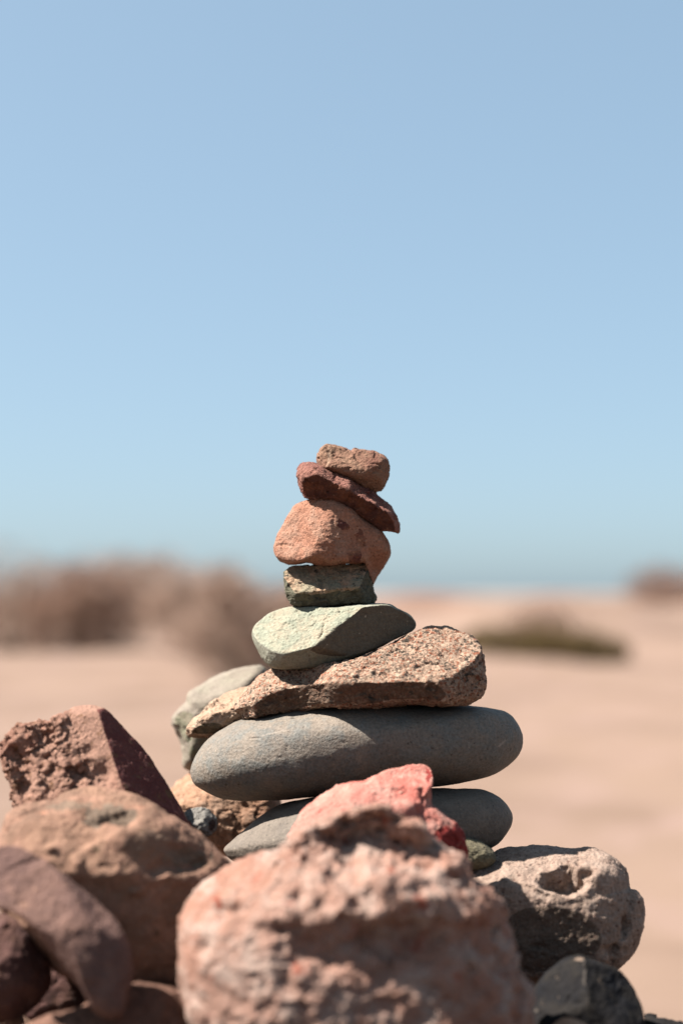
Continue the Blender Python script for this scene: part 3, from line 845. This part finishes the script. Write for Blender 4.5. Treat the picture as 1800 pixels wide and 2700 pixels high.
# 10, 11 pebbles
rock('pebble', 'little slate-grey pebble wedged beside the red broken stone at left', M10,
     ZE([(150, 690), (185, 650), (240, 620), (330, 597), (400, 605), (450, 640), (490, 680), (520, 720), (527, 770), (505, 830), (470, 880), (430, 908), (380, 905), (300, 870),
         (230, 810), (170, 750)]), 1.212, 46, e=2.6, N=40,
     planes=[dict(n=(-0.42, -0.72, 0.55), at=zat(ZE, 330, 720, 8), k=3),
             dict(n=(0.74, -0.64, -0.2), at=zat(ZE, 485, 760, 4), k=3, m=1)],
     noise=[('chip', 14, 3), ('ridge', 8, 1.3, dict(o=2)), ('fbm', 4, 0.8, dict(o=2))], cat='pebble', seed=25)
rock('pebble', 'small olive-brown pebble propped under the flat stone on the right', M11,
     ZF([(1190, 560), (1230, 570), (1290, 590), (1340, 620), (1375, 655), (1387, 690), (1380, 720), (1350, 750), (1310, 770), (1250, 782), (1180, 775), (1110, 740), (1090, 660), (1130, 590)]),
     1.235, 48, e=2.2, N=44, noise=[('fbm', 40, 3, dict(o=3)), ('pit', 8, 1.4), ('fbm', 6, 1.2, dict(o=3))], cat='pebble', seed=27)
# 12 pitted boulder
rock('boulder', 'pinkish pitted boulder with a deep hollow, right of the front rose stone', M12,
     ZR([(20, 420), (60, 310), (130, 240), (200, 195), (255, 165), (300, 142), (380, 130), (500, 129), (650, 138), (800, 150), (950, 165), (1040, 190), (1110, 235), (1160, 290),
         (1185, 350), (1197, 428), (1232, 442), (1270, 480), (1295, 540), (1300, 610), (1290, 700), (1265, 800), (1220, 880), (1150, 940), (1085, 975), (950, 1010), (800, 1050),
         (650, 1090), (450, 1090), (300, 1020), (150, 850), (50, 620)]), 1.265, (190, 170), e=2.5, N=128, smooth=1, center=ZR([(640, 580)])[0],
     planes=[dict(n=(-0.1, -0.5, 0.86), at=zat(ZR, 700, 300, 20), k=30),
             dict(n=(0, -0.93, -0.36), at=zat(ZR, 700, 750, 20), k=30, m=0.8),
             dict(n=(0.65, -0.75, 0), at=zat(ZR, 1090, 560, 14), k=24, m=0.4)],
     dents=[zd(ZR, 750, 385, 50, 29, 80, 2.6), zd(ZR, 890, 325, 16, 10, 26, 1.8), zd(ZR, 838, 265, 6, 6, 10, 1.5), zd(ZR, 930, 330, 6, 6, 10), zd(ZR, 1168, 690, 9, 24, 20, 1.6),
            zd(ZR, 1070, 850, 26, 14, 22, 1.5), zd(ZR, 590, 830, 22, 7, 10), zd(ZR, 545, 300, 12, 14, 8), zd(ZR, 225, 430, 4, 5, 8), zd(ZR, 640, 260, 14, 9, 7)],
     grooves=[(zl(ZR, (1205, 480), (1188, 560), (1140, 760), (1060, 930)), 10, 14), (zl(ZR, (400, 370), (520, 440), (640, 490)), 9, 7)],
     noise=[('fbm', 100, 8, dict(o=3)), ('fbm', 26, 3, dict(o=3)), ('pit', 13, 3.0, dict(den=0.5)), ('pit', 7, 1.6, dict(den=0.6)), ('fbm', 5, 0.9, dict(o=2))], seed=29)
# 13 black rock
rock('boulder', 'blue-black angular boulder at the bottom right', M13,
     ZR([(515, 1300), (535, 1150), (600, 1030), (660, 970), (740, 920), (800, 900), (870, 893), (930, 915), (1000, 935), (1080, 970), (1150, 1020), (1220, 1100), (1265, 1190), (1290, 1270),
         (1302, 1360), (1280, 1500), (1150, 1620), (900, 1660), (650, 1600), (530, 1450)]), 1.165, (140, 150), e=2.4, N=84, smooth=1, center=ZR([(900, 1300)])[0],
     planes=[dict(n=(-0.3, -0.86, 0.42), at=zat(ZR, 886, 1010, 20), k=5),
             dict(n=(0.55, -0.68, 0.48), at=zat(ZR, 886, 1010, 20), k=5),
             dict(n=(-0.05, -0.28, 0.96), at=zat(ZR, 860, 915, 4), k=4, m=1),
             dict(n=(0.05, -0.98, -0.18), at=zat(ZR, 900, 1250, 14), k=8)],
     veins=[(zl(ZR, (880, 930), (892, 1010), (885, 1100)), 2.2), (zl(ZR, (560, 1270), (580, 1260)), 3)],
     noise=[('fbm', 70, 5, dict(o=3)), ('chip', 40, 2), ('fbm', 12, 0.8, dict(o=3))], seed=31)
rock('stone', 'tan stone whose tip just shows at the bottom edge in front of the blue-black boulder', M9,
     ZR([(650, 1420), (690, 1358), (730, 1328), (790, 1318), (850, 1336), (905, 1370), (960, 1480), (940, 1620), (800, 1700), (680, 1620), (640, 1510)]), 1.12, 60, N=40,
     noise=[('fbm', 60, 5, dict(o=3)), ('fbm', 12, 1.5)], seed=33)
rock('stone', 'dark stone cut off by the bottom right corner', M13,
     ZR([(1260, 1420), (1300, 1330), (1345, 1308), (1420, 1316), (1500, 1338), (1600, 1370), (1700, 1450), (1720, 1600), (1600, 1720), (1400, 1720), (1280, 1600)]), 1.225, 110, N=48,
     planes=[dict(n=(0.1, -0.5, 0.86), at=zat(ZR, 1450, 1380, 10), k=8)],
     noise=[('fbm', 60, 5, dict(o=3)), ('chip', 40, 4), ('fbm', 12, 1.2)], seed=35)
# 16 red rock
rock('stone', 'coral red stone with a raised tip, just in front of the flat grey stones', M16,
     ZF([(50, 560), (60, 530), (90, 460), (130, 380), (190, 300), (260, 240), (340, 210), (430, 197), (540, 190), (600, 160), (700, 115), (800, 80), (880, 65), (930, 60), (970, 80), (990, 130),
         (985, 200), (970, 250), (965, 300), (975, 350), (1020, 380), (1080, 430), (1140, 480), (1180, 530), (1197, 600), (1195, 700), (1100, 830), (800, 880), (400, 840), (120, 740)]),
     1.165, (95, 70), e=2.3, N=88, smooth=1, center=ZF([(680, 520)])[0],
     planes=[dict(n=(-0.5, -0.5, 0.7), at=zat(ZF, 330, 380, 10), k=16),
             dict(n=(0.05, -0.72, 0.69), at=zat(ZF, 720, 330, 10), k=10),
             dict(n=(0.66, -0.74, -0.12), at=zat(ZF, 1090, 580, 6), k=5, m=1)],
     grooves=[(zl(ZF, (540, 190), (700, 240), (800, 275), (880, 310)), 12, 10), (zl(ZF, (910, 250), (925, 310)), 8, 14), (zl(ZF, (900, 400), (930, 470), (960, 560)), 10, 8)],
     patches=[zd(ZF, 960, 165, 8, 26, 0.9), zd(ZF, 1100, 580, 46, 38, 1.0)],
     warp=lambda x, y: 34 * sstep(2085, 2040, y),
     noise=[('fbm', 60, 5, dict(o=3)), ('chip', 34, 2.5), ('ridge', 14, 1.0, dict(o=3)), ('fbm', 6, 0.6)], seed=37)
# 17 red left rock
rock('boulder', 'broken red boulder with one smooth dark side at the upper left of the heap', M17,
     ZH([(10, 375), (50, 320), (100, 280), (180, 225), (280, 195), (400, 185), (450, 165), (520, 110), (580, 70), (650, 58), (720, 55), (790, 75), (850, 100), (930, 180), (1000, 260), (1100, 360),
         (1180, 460), (1250, 570), (1320, 680), (1380, 780), (1440, 880), (1480, 960), (1512, 1025), (1300, 1110), (900, 1120), (500, 1060), (220, 960), (130, 860), (110, 790), (90, 690), (70, 570),
         (30, 500), (14, 430)]), 1.205, (150, 110), e=2.8, N=128, smooth=1, center=ZH([(740, 640)])[0],
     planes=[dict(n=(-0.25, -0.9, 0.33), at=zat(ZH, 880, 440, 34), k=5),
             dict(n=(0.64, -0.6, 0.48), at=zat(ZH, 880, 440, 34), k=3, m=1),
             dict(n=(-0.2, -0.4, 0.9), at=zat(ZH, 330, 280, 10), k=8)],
     dents=[zd(ZH, 390, 480, 30, 14, 16), zd(ZH, 160, 470, 30, 24, 16), zd(ZH, 620, 590, 26, 32, 20, 1.5), zd(ZH, 800, 620, 26, 30, 20, 1.5), zd(ZH, 190, 720, 18, 34, 18), zd(ZH, 370, 330, 28, 20, 12), zd(ZH, 720, 430, 14, 12, 10),
            zd(ZH, 330, 560, 26, 9, 12)],
     noise=[('chip', 62, 13, dict(w=lambda P, N, m: (1 - m) * sstep(40, -20, P[:, 0] * 0.9 + P[:, 2] * 0.43))), ('chip', 27, 7, dict(w=lambda P, N, m: (1 - m) * sstep(40, -10, P[:, 0] * 0.9 + P[:, 2] * 0.43))),
            ('ridge', 24, 3.0, dict(o=3, w=lambda P, N, m: (1 - 0.95 * m) * sstep(40, -10, P[:, 0] * 0.9 + P[:, 2] * 0.43))), ('fbm', 40, 2), ('fbm', 7, 0.9)], seed=39)
# 18 tan boulder
rock('boulder', 'large tan-brown boulder with a dark hollow, filling the left of the heap', M18,
     ZI([(-60, 1080), (0, 990), (40, 900), (100, 830), (200, 785), (350, 745), (450, 690), (550, 660), (650, 650), (750, 665), (850, 690), (950, 730), (1050, 780), (1150, 840), (1250, 900),
         (1350, 970), (1450, 1050), (1530, 1130), (1580, 1230), (1600, 1450), (1480, 1800), (1280, 2080), (900, 2120), (500, 2000), (100, 1650), (-120, 1300)]), 1.14, (200, 150), e=2.3, N=128,
     center=ZI([(760, 1300)])[0],
     planes=[dict(n=(-0.1, -0.5, 0.86), at=zat(ZI, 700, 880, 25), k=40),
             dict(n=(0.05, -0.97, -0.22), at=zat(ZI, 800, 1500, 25), k=40),
             dict(n=(0.5, -0.78, 0.35), at=zat(ZI, 1180, 1120, 14), k=30)],
     dents=[zd(ZI, 760, 885, 60, 16, 34, 1.3), zd(ZI, 840, 915, 18, 10, 22), zd(ZI, 630, 1020, 34, 50, 30), zd(ZI, 430, 990, 80, 34, 12), zd(ZI, 640, 1110, 14, 10, -12), zd(ZI, 545, 1190, 13, 18, -14),
            zd(ZI, 370, 1100, 16, 12, -12), zd(ZI, 930, 1385, 14, 8, -12), zd(ZI, 1020, 1030, 80, 34, -16), zd(ZI, 760, 1250, 70, 22, -22), zd(ZI, 1230, 1180, 60, 22, 9), zd(ZI, 1150, 1290, 90, 30, -16)],
     grooves=[(zl(ZI, (60, 990), (110, 920), (190, 870), (300, 845)), 7, 12), (zl(ZI, (1040, 1245), (1180, 1215), (1300, 1230), (1400, 1190)), 12, 16), (zl(ZI, (700, 1215), (780, 1218)), 5, 6),
              (zl(ZI, (1200, 1110), (1330, 1190)), 14, 10)],
     patches=[zd(ZI, 760, 860, 70, 26, 0.8), zd(ZI, 480, 800, 60, 12, 0.6), zd(ZI, 1000, 1080, 60, 30, 0.5), zd(ZI, 1280, 1150, 60, 24, 0.8)],
     noise=[('fbm', 110, 9, dict(o=3)), ('fbm', 40, 3.5, dict(o=3)), ('fbm', 10, 1.4, dict(o=3))], seed=41)
# 19 boomerang slab
rock('boulder', 'curved mauve slab leaning down across the lower left corner', M19,
     ZJ([(-400, 250), (-300, 120), (-150, 60), (0, 62), (100, 95), (200, 155), (300, 220), (420, 310), (540, 400), (640, 490), (730, 580), (800, 670), (850, 760), (880, 850), (886, 950), (870, 1050),
         (842, 1120), (832, 1200), (815, 1265), (750, 1290), (680, 1270), (620, 1220), (580, 1160), (555, 1095), (500, 1020), (420, 930), (340, 830), (260, 740), (180, 650), (100, 580), (0, 540),
         (-200, 490), (-350, 390)]), 1.06, (80, 70), e=2.8, N=104, smooth=1, center=ZJ([(430, 610)])[0],
     planes=[dict(n=(-0.15, -0.9, 0.4), at=zat(ZJ, 430, 640, 9), k=14),
             dict(n=(0.55, -0.52, 0.65), at=zat(ZJ, 690, 520, 6), k=7)],
     grooves=[(zl(ZJ, (60, 290), (150, 240), (260, 205)), 3, 5)], dents=[zd(ZJ, 620, 1090, 22, 34, 7)],
     noise=[('fbm', 110, 5, dict(o=3)), ('fbm', 28, 2.2, dict(o=3)), ('pit', 18, 2.0, dict(den=0.3)), ('fbm', 8, 1.2, dict(o=3))], seed=43)
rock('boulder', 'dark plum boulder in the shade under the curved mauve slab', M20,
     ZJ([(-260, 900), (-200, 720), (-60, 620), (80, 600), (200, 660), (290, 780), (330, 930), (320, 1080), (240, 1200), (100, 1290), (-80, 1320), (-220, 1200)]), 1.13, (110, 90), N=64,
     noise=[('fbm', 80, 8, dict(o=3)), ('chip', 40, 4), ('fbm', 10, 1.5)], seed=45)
rock('boulder', 'umber boulder with a right edge painted pale as sunlit along the bottom left of the photo', M21,
     ZJ([(60, 1500), (120, 1350), (300, 1270), (500, 1220), (700, 1130), (850, 1062), (1000, 1048), (1120, 1062), (1190, 1085), (1290, 1160), (1360, 1240), (1430, 1340), (1470, 1520), (1300, 1680),
         (900, 1760), (400, 1720)]), 1.10, (110, 110), e=2.5, N=72, center=ZJ([(800, 1400)])[0],
     planes=[dict(n=(0.68, -0.45, 0.58), at=zat(ZJ, 1290, 1190, 4), k=5, m=1),
             dict(n=(-0.1, -0.85, 0.5), at=zat(ZJ, 900, 1250, 10), k=14)],
     noise=[('fbm', 80, 7, dict(o=3)), ('chip', 40, 4), ('fbm', 10, 1.5)], seed=47)
rock('pebble', 'tiny grey fragment stuck below the curved mauve slab', M22,
     ZJ([(470, 1060), (485, 1038), (520, 1032), (550, 1050), (560, 1085), (540, 1108), (505, 1112), (480, 1095)]), 1.19, 14, N=20, noise=[('chip', 8, 3), ('fbm', 5, 1)], cat='pebble', seed=49)
rock('boulder', 'filler stone coloured dark for the shade in the deep gap between the curved mauve slab and the tan-brown boulder', M20,  # added dark so the gap behind the slab reads as shade
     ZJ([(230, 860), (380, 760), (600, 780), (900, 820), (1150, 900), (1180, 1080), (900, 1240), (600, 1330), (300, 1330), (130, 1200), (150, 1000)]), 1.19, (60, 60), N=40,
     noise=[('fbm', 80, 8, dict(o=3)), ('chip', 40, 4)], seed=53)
# 15 pink front boulder
rock('boulder', 'large rough rose-pink boulder in the blurred foreground', M15,
     ZG([(33, 900), (35, 780), (45, 680), (70, 600), (110, 520), (160, 470), (215, 435), (300, 410), (400, 385), (470, 362), (530, 330), (600, 290), (680, 255), (760, 238), (830, 228), (890, 255),
         (960, 285), (1030, 305), (1060, 350), (1100, 385), (1160, 408), (1205, 428), (1230, 480), (1250, 540), (1300, 580), (1350, 640), (1390, 720), (1420, 830), (1460, 910), (1485, 980),
         (1492, 1060), (1485, 1200), (1420, 1380), (1250, 1520), (900, 1580), (500, 1540), (200, 1380), (85, 1150), (45, 1000)]), 1.055, (235, 190), e=2.2, N=150, smooth=1, center=ZG([(750, 850)])[0],
     planes=[dict(n=(-0.4, -0.55, 0.73), at=zat(ZG, 380, 620, 35), k=50),
             dict(n=(0.1, -0.98, -0.15), at=zat(ZG, 800, 1000, 20), k=50),
             dict(n=(0.72, -0.64, 0.26), at=zat(ZG, 1290, 880, 14), k=30)],
     push=[zd(ZG, 870, 385, 120, 60, 120, 1.3), zd(ZG, 720, 480, 48, 56, 60, 1.1), zd(ZG, 1040, 450, 60, 34, 46, 1.1), zd(ZG, 960, 350, 34, 22, -40, 1.0), zd(ZG, 970, 640, 180, 50, -50, 1.2), zd(ZG, 900, 545, 70, 30, -40, 1.0),
           zd(ZG, 1280, 670, 60, 36, -36, 1.0), zd(ZG, 1150, 560, 40, 20, 24, 1.2), zd(ZG, 900, 800, 150, 40, 34, 1.0), zd(ZG, 560, 820, 60, 34, 30, 1.2)],
     pushl=[(zl(ZG, (520, 370), (620, 300), (760, 248), (880, 250), (980, 300), (1050, 345)), 24, -62)],
     dents=[zd(ZG, 250, 655, 46, 14, 34, 1.4), zd(ZG, 560, 470, 26, 18, 22), zd(ZG, 470, 740, 50, 20, 24), zd(ZG, 660, 870, 22, 20, 20), zd(ZG, 160, 810, 14, 24, 14), zd(ZG, 640, 690, 90, 22, -18),
            zd(ZG, 1020, 740, 60, 26, 20), zd(ZG, 1030, 580, 22, 16, 24), zd(ZG, 820, 600, 16, 14, 18), zd(ZG, 540, 600, 20, 24, 20), zd(ZG, 760, 650, 24, 14, 20)],
     noise=[('fbm', 150, 12, dict(o=3)), ('ridge', 70, 11, dict(o=4, an=(1.3, 1, 0.9), w=lambda P, N, m: 0.12 + 0.88 * sstep(-330, -120, P[:, 0]) * sstep(-210, -60, P[:, 2]))), ('chip', 46, 6, dict(w=lambda P, N, m: 0.2 + 0.8 * sstep(-330, -120, P[:, 0]))),
            ('fbm', 40, 5, dict(o=3)), ('fbm', 14, 2.2, dict(o=3)), ('fbm', 6, 0.8, dict(o=2))], seed=51)

# stones under the frame: some carry the heap, the nearest are added to shade it
M23 = rockmat('heap_brown_stone', (0.24, 0.15, 0.115), (0.17, 0.11, 0.085), third=(0.28, 0.19, 0.15), bump=0.5)
rng = random.Random(4)
for k, (px, py, dd, rr) in enumerate([(330, 2640, 1.30, 250), (1240, 2640, 1.36, 230), (820, 2560, 1.42, 300), (-40, 2800, 1.34, 260),
                                      (200, 2960, 1.16, 330), (800, 3020, 1.14, 360), (1450, 2980, 1.2, 330), (1150, 2980, 1.42, 330), (450, 2960, 1.44, 330),
                                      (-250, 3260, 1.22, 330), (300, 3380, 1.16, 360), (960, 3420, 1.15, 380), (1650, 3330, 1.24, 350), (700, 3260, 1.5, 380), (1350, 3260, 1.5, 360),
                                      (-60, 3060, 0.88, 330), (420, 3080, 0.86, 320), (900, 3160, 0.84, 330), (1400, 3120, 0.9, 330), (150, 3650, 0.9, 400), (800, 3700, 0.88, 400), (1450, 3650, 0.92, 400)]):  # front row added to keep bounced sand light off the stone fronts
    pts = [(px + rr * rng.uniform(0.85, 1.1) * 1.15 * math.cos(a), py + rr * rng.uniform(0.7, 0.95) * math.sin(a)) for a in [i * math.pi / 5 for i in range(10)]]
    rock('boulder', 'brown boulder added deep in the heap to carry and shade the stones in view', M23, pts, dd, rr * 0.8, N=28, e=2.5,
         noise=[('fbm', 160, 22, dict(o=3)), ('chip', 90, 12)], group='boulders underneath the heap', seed=60 + k)
